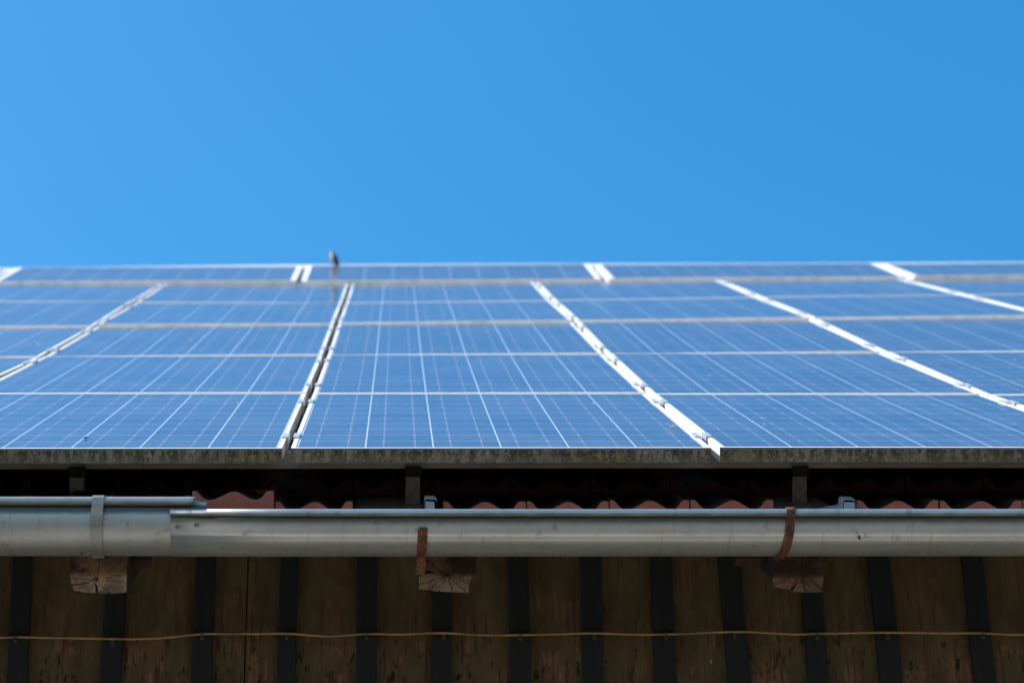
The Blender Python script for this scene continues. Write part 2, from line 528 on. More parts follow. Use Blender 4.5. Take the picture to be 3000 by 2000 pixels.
# heights of the panel plane (m) at row boundaries i and gap lines -1..5: the old roof sags and twists a little
H0 = [[0.002, 0.0016, 0.0006, 0.0, -0.001, -0.002],
     [-0.014, -0.0153, -0.0162, -0.0212, -0.022, -0.022],
     [-0.0304, -0.0233, -0.0203, -0.0141, -0.010, -0.006],
     [-0.0246, -0.0143, -0.0033, 0.0084, 0.018, 0.026],
     [-0.0137, -0.0179, -0.0048, 0.0117, 0.0249, 0.034],
     [-0.0025, -0.0035, 0.0085, 0.0207, 0.0258, 0.034]]
H = [dict(zip(range(-1, 6), [2 * r[0] - r[1]] + r)) for r in H0]
STEP = [0.0, 0.0, 0.0, 0.007, 0.0, 0.0]     # how far the next row stands proud


n = NT('stained aluminium edge')
wv = n.off(n.co(), n.comb(n.m_('MULTIPLY', n.rnd(), 31.0), 0.0, 0.0))
c = n.mix(n.ramp(n.noise(1.0, 5, 0.7, n.scale(wv, (14, 6, 30))), 0.42, 0.70), (0.90, 0.83, 0.75), (0.55, 0.46, 0.38))
c = n.mix(n.ramp(n.noise(40, 5, 0.75, wv), 0.58, 0.70, 0, 0.8), c, (0.14, 0.13, 0.09))
n.set(Base_Color=c, Metallic=0.1, Roughness=0.6)
M['stained'] = n.m
n = NT('shade toned aluminium flank')
n.set(Base_Color=n.mix(n.ramp(n.noise(1.0, 5, 0.7, n.scale(n.co(), (1, 3, 60))), 0.4, 0.7), (0.30, 0.275, 0.25), (0.17, 0.15, 0.13)), Roughness=0.8, Specular_IOR_Level=0.15)
M['dull'] = n.m  # right-hand frame flank: shade of the gap painted into the colour


def panel_frame(w, d, lip, wide):
    mb = MB()
    t = -0.035
    # long sides, then end bars butted between them; the bar at the bottom of the slope carries the grime on its face
    side = 0.030 if wide else lip
    for x0, x1 in ((0, side), (w - side, w)):
        mb.box(x0, x1, 0, d, t, 0, 0, {2: 1, 3: 2} if x0 > 0 else {2: 1})
    mb.box(side, w - side, 0, 0.0135, t, 0, 0, {2: 1})
    mb.box(side, w - side, d - 0.0135, d, t, 0, 0)
    return mb


def clamp_mesh(side):
    """z-shaped end clamp; x = 0 at the outer face of the frame, side = +1 when the frame lies towards +x"""
    mb = MB()
    s = side
    tf = lambda x, y, z: (x * s, y, z)
    mb.box(-0.0045, 0.0105, 0, 0.098, 0.0008, 0.0040, tf=tf)
    mb.box(-0.0045, -0.0012, 0, 0.098, -0.036, 0.0008, tf=tf)
    mb.box(0.0085, 0.0105, 0, 0.098, -0.0005, 0.0008, tf=tf)
    return mb


protos = {}
ROWS = ['front eave row', 'second row up', 'third row up', 'fourth row up', 'fifth row up']
COLS = ['far left column', 'column left of the dark gap', 'column right of the dark gap',
        'column right of the first white joint', 'column right of the second white joint', 'far right column']
cl_x = {-1: None, 1: None}


def make_panel(i, j):
    """row i, column j (gap j on its left)"""
    x0 = (j - 1) * PX + (PX - PW) / 2
    x1 = x0 + PW
    s0, s1 = i * G + 0.0003, i * G + PH
    st = STEP[i] / 2
    hb = [H[i][j] + st, H[i][j + 1] + st]
    ns = STEP[i + 1] / 2
    ht = [H[i + 1][j] - ns, H[i + 1][j + 1] - ns]
    o = S(x0, s0, hb[0])
    ex = (S(x1, s0, (hb[1] + ht[1]) / 2) - S(x0, s0, (hb[0] + ht[0]) / 2)).normalized()
    ey = (S(x0, s1, (ht[0] + ht[1]) / 2) - S(x0, s0, (hb[0] + hb[1]) / 2)).normalized()
    ez = ex.cross(ey).normalized(); ey = ez.cross(ex)
    mid = (S(x0, s0, hb[0]) + S(x1, s0, hb[1]) + S(x0, s1, ht[0]) + S(x1, s1, ht[1])) / 4
    o = mid - ex * PW / 2 - ey * PH / 2
    mw = Matrix((ex, ey, ez)).transposed().to_4x4(); mw.translation = o
    root = empty('solar_panel')
    root.matrix_world = mw
    lab = 'blue solar panel set upright, %s, %s' % (ROWS[i], COLS[j + 1])
    tag(root, lab, 'solar panel', 'upright solar panels covering the roof')
    key = {0: 'p0', 3: 'p3'}.get(i, 'p')
    if key not in protos:
        mb = panel_frame(PW, PH, 0.0105, False)
        fr = mb.build('panel_frame', [M['alu'], {0: M['grime']}.get(i, M['stained']), M['dull']], root)
        g = MB(); g.box(0.0105, PW - 0.0105, 0.0135, PH - 0.0135, -0.006, -0.0016)
        gl = g.build('cell_glass', M['glass'], root)
        cs = []
        for side in (1, -1):
            for yy in (0.245, 1.30):
                c = clamp_mesh(side).build('clamp', M['clamp'], root)
                c.location = (0 if side == 1 else PW, yy, 0)
                cs.append(c)
        protos[key] = [fr, gl] + cs
    else:
        for src in protos[key]:
            c = src.copy(); COL.objects.link(c); c.parent = root
    return root


for i in range(5):
    for j in range(-1, 5):
        make_panel(i, j)

# the topmost row lies sideways and stands a little proud
TB = [(-1.53, 0.0113), (-1.03, 0.0099), (0.006, 0.0095), (1.03, 0.0220), (2.02, 0.0332), (2.965, 0.0385), (3.536, 0.0459)]
TT = [(-1.853, 0.040), (-0.467, 0.058), (0.93, 0.066), (2.338, 0.070), (3.757, 0.078)]
WX = [-1.9509, -0.291, 1.404, 3.0933, 4.78]
WIDE_LABEL = ['blue solar panel laid sideways along the ridge, at the far left',
              'blue solar panel laid sideways along the ridge, left of where the bird perches',
              'blue solar panel laid sideways along the ridge, the bird perched on its upper edge',
              'blue solar panel laid sideways along the ridge, right of the middle',
              'blue solar panel laid sideways along the ridge, at the far right']
ends = [WX[0] - 1.69] + WX
for k in range(5):
    xa = ends[k] + 0.011; xb = ends[k + 1] - 0.011
    w = 1.650; d = PW
    xc = (xa + xb) / 2
    x0, x1 = xc - w / 2, xc + w / 2
    s0, s1 = 8.3445, 8.3445 + d
    P00, P10 = S(x0, s0, interp(TB, x0)), S(x1, s0, interp(TB, x1))
    P01, P11 = S(x0, s1, interp(TT, x0)), S(x1, s1, interp(TT, x1))
    ex = ((P10 + P11) - (P00 + P01)).normalized()
    ey = ((P01 + P11) - (P00 + P10)).normalized()
    ez = ex.cross(ey).normalized(); ey = ez.cross(ex)
    o = (P00 + P10 + P01 + P11) / 4 - ex * w / 2 - ey * d / 2
    mw = Matrix((ex, ey, ez)).transposed().to_4x4(); mw.translation = o
    root = empty('solar_panel')
    root.matrix_world = mw
    tag(root, WIDE_LABEL[k], 'solar panel', 'sideways solar panels along the ridge')
    if 'w' not in protos:
        fr = panel_frame(w, d, 0.0105, True).build('panel_frame', [M['alu'], M['stained'], M['dull']], root)
        g = MB(); g.box(0.030, w - 0.030, 0.0135, d - 0.0135, -0.006, -0.0016)
        gl = g.build('cell_glass', M['glass_wide'], root)
        protos['w'] = [fr, gl]
    else:
        for src in protos['w']:
            c = src.copy(); COL.objects.link(c); c.parent = root


def hplane(i, t, x):
    """panel plane height in row i at fraction t up the row"""
    g = x / PX + 1
    j = max(-1, min(4, int(math.floor(g))))
    f = g - j
    a = lerp(H[i][j], H[i][j + 1], f); b = lerp(H[i + 1][j], H[i + 1][j + 1], f)
    return lerp(a, b, t)


# mounting rails: two under every row
rail_of = {}
for i in range(6):
    for q, (ds, nm) in enumerate(((0.294, 'lower'), (1.349, 'upper'))):
        if i == 5: ds = (0.20, 0.76)[q]
        s = (i * G if i < 5 else 8.3445) + ds
        t = ds / PH
        xs = [-1.2 + k * 0.25 for k in range(25)] if i == 0 else [-2.3 + k * 0.5 for k in range(15)]
        rows = []
        mb = MB()
        for x in xs:
            if i < 5: h = hplane(i, t, x) - 0.0370 - (STEP[i] / 2 if q == 1 else 0)
            else: h = lerp(interp(TB, x), interp(TT, x), ds / PW) - 0.0370
            b = 0.0405
            rows.append([S(x, s - 0.02, h), S(x, s + 0.02, h), S(x, s + 0.02, h - b), S(x, s - 0.02, h - b)])
        mb.strip(rows, smooth=False, closed=True)
        mb.add(rows[0], [(0, 1, 2, 3)]); mb.add(rows[-1], [(3, 2, 1, 0)])
        row_nm = (ROWS + ['sideways ridge row'])[i]
        ob = mb.build('mounting_rail', M['rail'])
        tag(ob, 'dull metal mounting rail, the %s one under the %s of panels' % (nm, row_nm), 'rail', 'mounting rails under the panels')
        rail_of[i, q] = ob

# roof hooks carry the lowest rail: dark clamp block, upright plate, arm running on up between the tiles
for x in (-1.30, -0.5217, 0.2984, 1.2541, 2.06):
    h0 = hplane(0, 0.18, x)
    pl = MB()
    pl.box(x - 0.0178, x + 0.0178, 0.262, 0.272, h0 - 0.172, h0 - 0.060, tf=lambda a, b, c: tuple(S(a, b, c)))
    pl.box(x - 0.0178, x + 0.0178, 0.272, 0.62, h0 - 0.172, h0 - 0.164, tf=lambda a, b, c: tuple(S(a, b, c)))
    hk = pl.build('roof_hook', M['hook'], rail_of[0, 0])
    b = MB()
    b.box(x - 0.0195, x + 0.0210, 0.252, 0.2615, h0 - 0.096, h0 - 0.0705, tf=lambda a, b_, c: tuple(S(a, b_, c)))
    b.box(x - 0.0165, x + 0.0170, 0.248, 0.2515, h0 - 0.0935, h0 - 0.0910, tf=lambda a, b_, c: tuple(S(a, b_, c)))
    b.build('clamp_block', M['block'], hk)

# ------------------------------------------------------------------ barn
barn = empty('barn', (0, 0, GZ))
tag(barn, 'timber barn with dark boarded wall and red tiled roof beneath the solar panels', 'barn')


def child(mb, name, mats, label=None, parent=barn, loc=None):
    if loc is not None:
        o = Vector(loc)
        mb.v = [tuple(Vector(p) - o) for p in mb.v]
    ob = mb.build(name, mats)
    ob.parent = parent
    ob.matrix_parent_inverse = Matrix.Identity(4)
    base = parent.matrix_basis.translation if parent is barn else Vector((0, 0, 0))
    ob.location = (Vector(loc) if loc is not None else Vector((0, 0, 0))) - base
    if label: ob['label'] = label
    return ob


YW = 0.80
BX0, BX1 = -4.2, 7.0
bat = [(-0.717, -0.704), (-0.469, -0.471), (-0.241, -0.239), (-0.023, -0.024), (0.181, 0.181), (0.379, 0.372), (0.578, 0.576),
       (0.769, 0.763), (0.955, 0.949), (1.133, 1.139), (1.348, 1.343), (1.532, 1.532), (1.781, 1.777)]
bw = [0.051, 0.054, 0.053, 0.047, 0.053, 0.053, 0.053, 0.054, 0.057, 0.058, 0.053, 0.057, 0.055]
ext_l = [-0.717 - 0.205 * k + random.uniform(-.02, .02) for k in range(1, 16)]
ext_r = [1.781 + 0.21 * k + random.uniform(-.02, .02) for k in range(1, 25)]
cuts = sorted(ext_l + [b[0] for b in bat] + ext_r + [-0.131])
ZT = 0.50
mb = MB()
edges = [BX0] + [c for c in cuts if BX0 < c < BX1] + [BX1]
for a, b in zip(edges[:-1], edges[1:]):
    dy = random.uniform(-0.003, 0.003)
    nz = 26
    # a board: front face with slightly wandering edges
    L = [(a + 0.0016 + 0.0012 * noise.noise(Vector((a * 7, k * .33, 0))), YW + dy, lerp(GZ, ZT, k / nz)) for k in range(nz + 1)]
    Rr = [(b - 0.0016 + 0.0012 * noise.noise(Vector((b * 7, k * .33, 4))), YW + dy, lerp(GZ, ZT, k / nz)) for k in range(nz + 1)]
    Lb = [(p[0], YW + 0.024, p[2]) for p in L]; Rb = [(p[0], YW + 0.024, p[2]) for p in Rr]
    mb.strip([Lb, L, Rr, Rb], smooth=False)
child(mb, 'wall', M['board'])
mb = MB(); mb.box(BX0, BX1, YW + 0.026, YW + 0.12, GZ, ZT)
child(mb, 'wall_backing', M['block'])
for k, (xt, xb) in enumerate([(x, x) for x in ext_l if x > BX0 + .05] + bat + [(x, x) for x in ext_r if x < BX1 - .05]):
    w = 0.054
    if (xt, xb) in bat: w = bw[bat.index((xt, xb))]
    mb = MB()
    y0, y1 = YW - 0.028, YW - 0.0035
    sl = (xb - xt) / -0.363
    zz = [GZ + 0.13] + [-0.6 + 0.05 * q for q in range(21)]
    rows = []
    for z in zz:
        xc = xt + (sl * (z - 0.10) if z > -0.7 else sl * -0.8)
        wob = 0.0012 * noise.noise(Vector((xt * 11, z * 3, 1)))
        c = 0.0025
        rows.append([(xc - w / 2 + wob, y1, z), (xc - w / 2 + wob, y0 + c, z), (xc - w / 2 + c + wob, y0, z), (xc + w / 2 - c + wob, y0, z), (xc + w / 2 + wob, y0 + c, z), (xc + w / 2 + wob, y1, z)])
    mb.strip(rows, smooth=False)
    child(mb, 'batten', M['batten'], loc=(xt, y0, 0))

# rafters: squared logs running up the slope, cut plumb at the eave; each end is its own cracked, weathered face
YR = 0.10


def rafter(poly, pith, mat, label, notch=None):
    """poly: end-face outline (x, z) anticlockwise seen from the front, world metres"""
    mb = MB()
    n = len(poly)
    f = [(x, YR, z) for x, z in poly]
    L = 3.2
    bk = [(x, YR + L, z + L * math.tan(PHI)) for x, z in poly]
    o = len(mb.v)
    mb.v += f + bk
    mb.f.append(list(range(n))); mb.mi.append(0); mb.sm.append(False)
    for k in range(n):
        k2 = (k + 1) % n
        mb.f.append([k, k + n, k2 + n, k2]); mb.mi.append(1); mb.sm.append(False)
    return child(mb, 'rafter', [mat, M['flank']], label, loc=(pith[0], YR, pith[1]))


def wav(pts, amp=0.0012, step=0.012, seed=0.0):
    out = []
    for (a, b) in zip(pts, pts[1:] + pts[:1]):
        d = math.hypot(b[0] - a[0], b[1] - a[1]); k = max(1, int(d / step))
        for q in range(k):
            x, z = lerp(a[0], b[0], q / k), lerp(a[1], b[1], q / k)
            out.append((x + amp * noise.noise(Vector((x * 90, z * 90, seed))), z + amp * noise.noise(Vector((x * 90, z * 90, seed + 5)))))
    return out


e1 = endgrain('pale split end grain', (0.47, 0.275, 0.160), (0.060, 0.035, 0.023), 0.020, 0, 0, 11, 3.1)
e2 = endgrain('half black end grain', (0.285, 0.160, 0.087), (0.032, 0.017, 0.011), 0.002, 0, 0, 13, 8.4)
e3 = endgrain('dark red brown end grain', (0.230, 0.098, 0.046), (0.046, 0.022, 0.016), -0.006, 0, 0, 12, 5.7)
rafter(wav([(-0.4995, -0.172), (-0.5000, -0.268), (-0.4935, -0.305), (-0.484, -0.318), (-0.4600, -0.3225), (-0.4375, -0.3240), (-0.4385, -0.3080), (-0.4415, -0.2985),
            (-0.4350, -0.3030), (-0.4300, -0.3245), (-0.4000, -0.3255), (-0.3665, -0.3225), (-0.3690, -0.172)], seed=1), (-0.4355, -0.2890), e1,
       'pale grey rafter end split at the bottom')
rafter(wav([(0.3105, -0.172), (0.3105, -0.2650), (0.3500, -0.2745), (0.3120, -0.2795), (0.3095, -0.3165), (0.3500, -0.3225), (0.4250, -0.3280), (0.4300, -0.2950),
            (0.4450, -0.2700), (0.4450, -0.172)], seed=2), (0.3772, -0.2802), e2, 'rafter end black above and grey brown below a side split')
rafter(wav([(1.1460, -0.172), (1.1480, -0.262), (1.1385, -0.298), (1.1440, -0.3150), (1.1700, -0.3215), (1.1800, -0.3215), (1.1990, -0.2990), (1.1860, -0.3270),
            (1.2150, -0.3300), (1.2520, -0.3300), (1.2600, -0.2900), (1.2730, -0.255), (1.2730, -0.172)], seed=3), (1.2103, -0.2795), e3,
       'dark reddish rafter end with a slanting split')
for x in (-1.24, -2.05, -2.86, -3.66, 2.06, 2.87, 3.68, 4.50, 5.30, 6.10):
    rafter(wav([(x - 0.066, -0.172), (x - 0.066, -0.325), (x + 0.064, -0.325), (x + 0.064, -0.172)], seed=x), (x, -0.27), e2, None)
# short red-painted blocks beside the rafters
for xa, xb, zb in ((1.066, 1.130, -0.2075), (-0.364, -0.322, -0.2065)):
    mb = MB(); mb.box(xa, xb, 0.17, 0.21, zb, zb + 0.06)
    child(mb, 'nailing_block', M['redwood'], 'dark red wooden block beside a rafter')

# roof deck, back slope, gables, back wall (out of sight from the eave, but there)
RID = 9.46
mb = MB()
mb.box(BX0 - .3, BX1 + .3, 0.09, RID, -0.205, -0.188, tf=lambda a, b, c: tuple(S(a, b, c)))
child(mb, 'roof_deck', M['flank'])
ry, rz = S(0, RID, -0.188).y, S(0, RID, -0.188).z
mb = MB()
mb.add([(BX0 - .3, ry, rz), (BX1 + .3, ry, rz), (BX1 + .3, 2 * ry, 0), (BX0 - .3, 2 * ry, 0),
        (BX0 - .3, ry, rz - .05), (BX1 + .3, ry, rz - .05), (BX1 + .3, 2 * ry, -.05), (BX0 - .3, 2 * ry, -.05)],
       [(0, 1, 2, 3), (7, 6, 5, 4), (0, 4, 5, 1), (1, 5, 6, 2), (2, 6, 7, 3), (3, 7, 4, 0)])
child(mb, 'rear_roof', M['terra_top'])
mb = MB()
for x in (BX0, BX1 - 0.1):
    prof = [(YW + .13, GZ), (2 * ry - .9, GZ), (2 * ry - .9, .2), (ry, rz - .35), (YW + .13, .2)]
    a = [(x, p[0], p[1]) for p in prof]; b = [(x + .1, p[0], p[1]) for p in prof]
    mb.strip([a, b], smooth=False, closed=True); mb.add(a, [(0, 1, 2, 3, 4)]); mb.add(b, [(4, 3, 2, 1, 0)])
mb.box(BX0 + .11, BX1 - .11, 2 * ry - 1.0, 2 * ry - .9, GZ, .2)
child(mb, 'gable_wall', M['board'])
mb = MB()
rows = []
for x in (BX0 - .3, BX1 + .3):
    rows.append([(x, ry - .12, rz + .02), (x, ry - .08, rz + .07), (x, ry, rz + .10), (x, ry + .08, rz + .07), (x, ry + .12, rz + .02)])
mb.strip(rows)
child(mb, 'ridge_tile', M['terra'])

mb = MB()
fx = [BX0 + .2 * k for k in range(57)]
rows = []
for x in fx:
    h = interp(TT, min(4.8, max(-3.2, x))) + 0.0035
    rows.append([S(x, 9.345, h - .020), S(x, 9.385, h - .002), S(x, 9.41, h - .04), S(x, 9.345, h - .045)])
mb.strip(rows, smooth=False, closed=True)
child(mb, 'ridge_flashing', M['alu'])

# interlocking double-roll tiles
PROF = [(0.0, 1.0), (0.045, 1.0), (0.075, 0.82), (0.12, 0.35), (0.17, 0.05), (0.21, 0.0), (0.26, 0.04), (0.33, 0.30), (0.40, 0.62), (0.46, 0.88), (0.49, 0.92),
        (0.545, 0.92), (0.58, 0.80), (0.65, 0.45), (0.72, 0.10), (0.77, 0.02), (0.82, 0.06), (0.86, 0.35), (0.90, 0.85), (0.93, 1.0), (0.985, 1.0), (1.0, 0.93)]


def tile(mb, x0, x1, s0, h_crest, drop, length=0.42, thick=0.017, amp=0.023, skew=0.0, face=0):
    gap = 0.0016
    W = x1 - x0 - 2 * gap
    def ring(s, hc):
        top = [S(x0 + gap + t * W + skew * (s - s0), s, hc - amp + a * amp) for t, a in PROF]
        bot = [S(x0 + gap + t * W + skew * (s - s0), s, hc - amp + (a * amp * 0.9 if s > s0 + 0.1 else 0.0) - thick) for t, a in reversed(PROF)]
        return top + bot
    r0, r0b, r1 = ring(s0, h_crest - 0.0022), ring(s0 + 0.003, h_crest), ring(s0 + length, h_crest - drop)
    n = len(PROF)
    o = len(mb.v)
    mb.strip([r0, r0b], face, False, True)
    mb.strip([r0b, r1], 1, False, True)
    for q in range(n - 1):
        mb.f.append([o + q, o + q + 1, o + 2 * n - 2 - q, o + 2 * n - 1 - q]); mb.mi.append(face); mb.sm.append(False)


joints = [-0.0291, 0.1562]
xs_left = [-0.2236 - 0.197 * k for k in range(0, 19)]
row1 = []
for k in range(18): row1.append((xs_left[k + 1], xs_left[k], -0.1145))
row1.append((-0.0291, 0.1562, -0.1290))
for a, b, h in ((0.3679, 0.5664, -.1300), (0.5664, 0.7638, -.1302), (0.7638, 0.9569, -.1285), (0.9569, 1.157, -.1272), (1.356, 1.5547, -.1310), (1.5547, 1.7548, -.1308)):
    row1.append((a, b, h))
for k in range(25): row1.append((1.7548 + .199 * k, 1.7548 + .199 * (k + 1), -.130))
skip_hook = (-0.5217, -1.30, 2.06)
mb = MB()
for a, b, h in row1:
    if any(a < q < b for q in skip_hook) and a < -1: continue
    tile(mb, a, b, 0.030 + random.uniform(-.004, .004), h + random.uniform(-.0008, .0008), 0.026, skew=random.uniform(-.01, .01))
for r in range(1, 27):
    s = 0.03 + 0.338 * r
    off = 0.0 if r % 2 == 0 else -0.086
    hh = -0.1165 if r == 1 else -0.118 + (0.010 * (r / 27.0))
    k = 0
    x = BX0 - .2 + off * 0.2
    while x < BX1 + .1:
        if not (r == 1 and any(abs(x + .1 - q) < 0.03 for q in skip_hook)):
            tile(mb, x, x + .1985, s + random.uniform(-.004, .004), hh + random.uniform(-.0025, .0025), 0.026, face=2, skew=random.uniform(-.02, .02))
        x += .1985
child(mb, 'roof_tiles', [M['terra'], M['terra_top'], M['terra_shaded']], loc=(0, 0, 0))
mb = MB()
tile(mb, -0.2225, -0.0285, 0.0, -0.1005, 0.03, thick=0.021, amp=0.021)
mb.box(-0.208, -0.060, 0.004, 0.35, -0.152, -0.1385, tf=lambda a, b, c: tuple(S(a, b, c)))
child(mb, 'displaced_tile', [M['terra'], M['terra_top']], 'red roof tile sitting higher than its neighbours', loc=(0, 0, 0))

# sheet-metal plates stand in for tiles where the hooks come through
for xa, xb, rib0, rib1, hr in ((0.158, 0.366, 0.3242, 0.3541, -0.1205), (1.159, 1.3555, 1.3190, 1.3534, -0.1250), (-0.62, -0.423, -0.452, -0.426, -0.128)):
    mb = MB()
    T = lambda a, b, c: tuple(S(a, b, c))
    mb.box(xa, rib0 - .002, 0.045, 0.45, -0.166, -0.164, tf=T)
    # folded rib: three-sided box with a closed front flap
    pr = [(rib0, -0.164), (rib0, hr - 0.004), (rib0 + 0.004, hr), (rib1 - 0.005, hr - 0.001), (rib1, hr - 0.006), (rib1, -0.164)]
    rows = [[S(x, s, h) for x, h in pr] for s in (0.004, 0.075)]
    mb.strip(rows, smooth=False)
    mb.add([S(x, 0.0065, h) for x, h in [(rib0 + .002, -0.164), (rib0 + .002, hr - .005), (rib1 - .0065, hr - .0065), (rib1 - .0045, -0.164)]], [(0, 1, 2, 3)])
    if rib0 > 1:  # the sloping upstand beside the rib
        mb.add([S(1.245, 0.02, -0.160), S(1.318, 0.02, -0.1475), S(1.318, 0.075, -0.1445), S(1.245, 0.075, -0.160)], [(0, 1, 2, 3)])
    child(mb, 'metal_roof_plate', M['plate'], 'folded zinc plate filling the gap where a roof hook comes through', loc=(rib0, 0, 0))

# ------------------------------------------------------------------ gutter
gut = empty('rain_gutter', (0, 0, 0))
tag(gut, 'grey half-round metal rain gutter in two overlapping lengths under the eave', 'gutter')
GY, GR = 0.005, 0.0765


def gz(x):      # gutter centre line, a slight fall
    return interp([(-0.70, -0.1905), (0.52, -0.1950), (1.71, -0.1985)], x)


def P(x, ang, r):
    """ang degrees below the front horizontal: 0 front, 90 bottom, 180 back"""
    a = R(ang)
    return (x, GY - r * math.cos(a), gz(x) - r * math.sin(a))


def trough_prof(x, r, lip, bead_r, curl, groove):
    """inner-back top, round under, up the front to the lip, then the outward bead"""
    pts = [(x, GY + r, gz(x) + 0.045), (x, GY + r, gz(x) + 0.02)]
    for q in range(0, 41):
        a = lerp(180, max(0, lip), q / 40)
        rr = r
        if groove:
            if 43 < a < 49: rr = r + 0.0013
        pts.append(P(x, a, rr))
    if lip < 0:                                   # straight rise above the centre line
        pts.append((x, GY - r, gz(x) - lip * 0.001))
    y0, z0 = pts[-1][1], pts[-1][2]
    c = (y0 - bead_r * 0.55, z0 + bead_r * 0.55)
    a0 = math.atan2(z0 - c[1], y0 - c[0])
    rb = math.hypot(z0 - c[1], y0 - c[0])
    for q in range(1, 17):
        a = a0 + R(curl) * q / 16
        pts.append((x, c[0] + lerp(rb, bead_r, min(1, q / 5)) * math.cos(a), c[1] + lerp(rb, bead_r, min(1, q / 5)) * math.sin(a)))
    return pts


def trough(x0, x1, r, lip, bead, groove, mat, label, cut=None):
    xs = [x0 + (x1 - x0) * k / 24 for k in range(25)]
    curls = [330] * 25
    if cut:
        xs = [x for x in xs if x < cut - .003]
        curls = [330] * len(xs)
        for k in range(9):
            xs.append(cut + (x1 - cut) * k / 8)
            curls.append(max(70, 330 - 60 * k))
    mb = MB()
    rows = [trough_prof(x, r, lip, bead, cc, groove) for x, cc in zip(xs, curls)]
    mb.strip(rows)
    ob = mb.build('trough', mat, gut, fix=False)
    ob['label'] = label
    md = ob.modifiers.new('thickness', 'SOLIDIFY'); md.thickness = 0.0012; md.offset = 0
    return ob


trough(-4.4, -0.1760, GR - 0.0016, -8.5, 0.0105, False, M['zinc_a'], 'older gutter length with the high front lip', cut=-0.2130)
trough(-0.2570, 7.2, GR, 15.2, 0.0095, True, M['zinc_b'], 'newer gutter length with the low front lip and pressed groove')
n = NT('dark bounce blocker')
n.set(Base_Color=n.mix(n.noise(30, 6, 0.7), (0.018, 0.013, 0.008), (0.045, 0.034, 0.02)), Roughness=1.0)
n.bump(n.noise(60, 5, 0.7), 1.0, 0.01)
M['bounce_blocker'] = n.m
mb = MB()
rows = []
for k in range(140):
    x = -4.3 + 11.4 * k / 139
    rows.append([P(x, a, GR - 0.0040 - (0.010 + 0.012 * noise.noise(Vector((x * 5, a * .05, 0)))) * max(0, math.sin(R(a)))) for a in range(14, 176, 9)])
mb.strip(rows)
mb.build('gutter_bounce_blocker', M['bounce_blocker'], gut)  # unseen dark liner, added to keep sun bounce off the tiles
for x, y, z in ((-0.2434, 0, -0.2335), (-0.2001, 0, -0.2305)):
    mb = MB()
    a = math.degrees(math.asin((gz(x) - z) / GR))
    c = Vector(P(x, a, GR + 0.0008)); nrm = Vector((0, -math.cos(R(a)), -math.sin(R(a))))
    t = Vector((1, 0, 0)); b = nrm.cross(t)
    rows = []
    for rr, hh in ((0.0050, 0.0), (0.0048, 0.0012), (0.0034, 0.0019), (0.0020, 0.0017), (0.0014, 0.0006), (0.0002, 0.0005)):
        rows.append([c + nrm * hh + (t * math.cos(2 * math.pi * k / 14) + b * math.sin(2 * math.pi * k / 14)) * rr for k in range(14)])
    mb.strip(rows[:4], 0, True, True); mb.strip(rows[3:], 1, True, True)
    mb.build('rivet', [M['zinc_c'], M['block']], gut)


def strap(name, pts, w, t, mat, label, parent=gut):
    """pts: (x, y, z) down the front of the gutter, outer side towards -y; a flat bar of width w, thickness t"""
    mb = MB()
    rows = []
    for i, p in enumerate(pts):
        a, b = Vector(pts[max(0, i - 1)]), Vector(pts[min(len(pts) - 1, i + 1)])
        d = (b - a).normalized()
        across = Vector((1, 0, 0)) - d * d.x
        across.normalize()
        nr = d.cross(across).normalized()
        p = Vector(p)
        ww = w(i / (len(pts) - 1)) if callable(w) else w
        c = 0.0006
        rows.append([p - across * ww / 2, p - across * (ww / 2) + nr * t, p + across * (ww / 2) + nr * t, p + across * ww / 2])
    mb.strip(rows, smooth=False, closed=True)
    mb.add(rows[0], [(0, 1, 2, 3)]); mb.add(rows[-1], [(3, 2, 1, 0)])
    ob = mb.build(name, mat, parent)
    if label: ob['label'] = label
    return ob


# galvanised strap on the older length: over the bead, then a tongue with a rivet, and the long strap below
xg = -0.4215
lip_z = gz(xg) + 0.0085
bc = (GY - (GR - .0016) - 0.0058, lip_z + 0.0058)       # bead centre
over = []
for a in range(35, 215, 15):
    over.append((xg, bc[0] + 0.0123 * math.cos(R(a)), bc[1] + 0.0123 * math.sin(R(a))))
tongue = over + [(xg - 0.0005, bc[0] - 0.0105, bc[1] - 0.012), (xg - 0.001, bc[0] - 0.0060, bc[1] - 0.022)]
tongue += [(xg - 0.002,) + P(xg, a, GR + 0.0050)[1:] for a in (10, 15, 20, 26, 31)]
def tw(t): return 0.0262 if t < 0.90 else 0.0262 * math.sqrt(max(0.10, 1 - ((t - 0.90) / 0.105) ** 2))
br = strap('gutter_bracket', tongue, tw, 0.0022, M['zinc_c'], 'grey galvanised strap wrapped over the gutter lip')
low = [(xg - 0.003 - 0.00003 * (a - 8),) + P(xg, a, GR + 0.0016)[1:] for a in range(2, 186, 6)]
strap('strap_tail', low, 0.0280, 0.0024, M['zinc_c'], None, parent=br)
mb = MB()
c = Vector((xg - 0.002,) + P(xg, 20, GR + 0.0074)[1:]); nrm = Vector((0, -math.cos(R(20)), -math.sin(R(20)))); t = Vector((1, 0, 0)); b = nrm.cross(t)
rows = [[c + nrm * hh + (t * math.cos(2 * math.pi * k / 14) + b * math.sin(2 * math.pi * k / 14)) * rr for k in range(14)] for rr, hh in ((.0055, -.001), (.0052, .0006), (.004, .0012), (.0028, .0009), (.0002, .0011))]
mb.strip(rows, 0, True, True)
mb.build('rivet', M['zinc_c'], br)

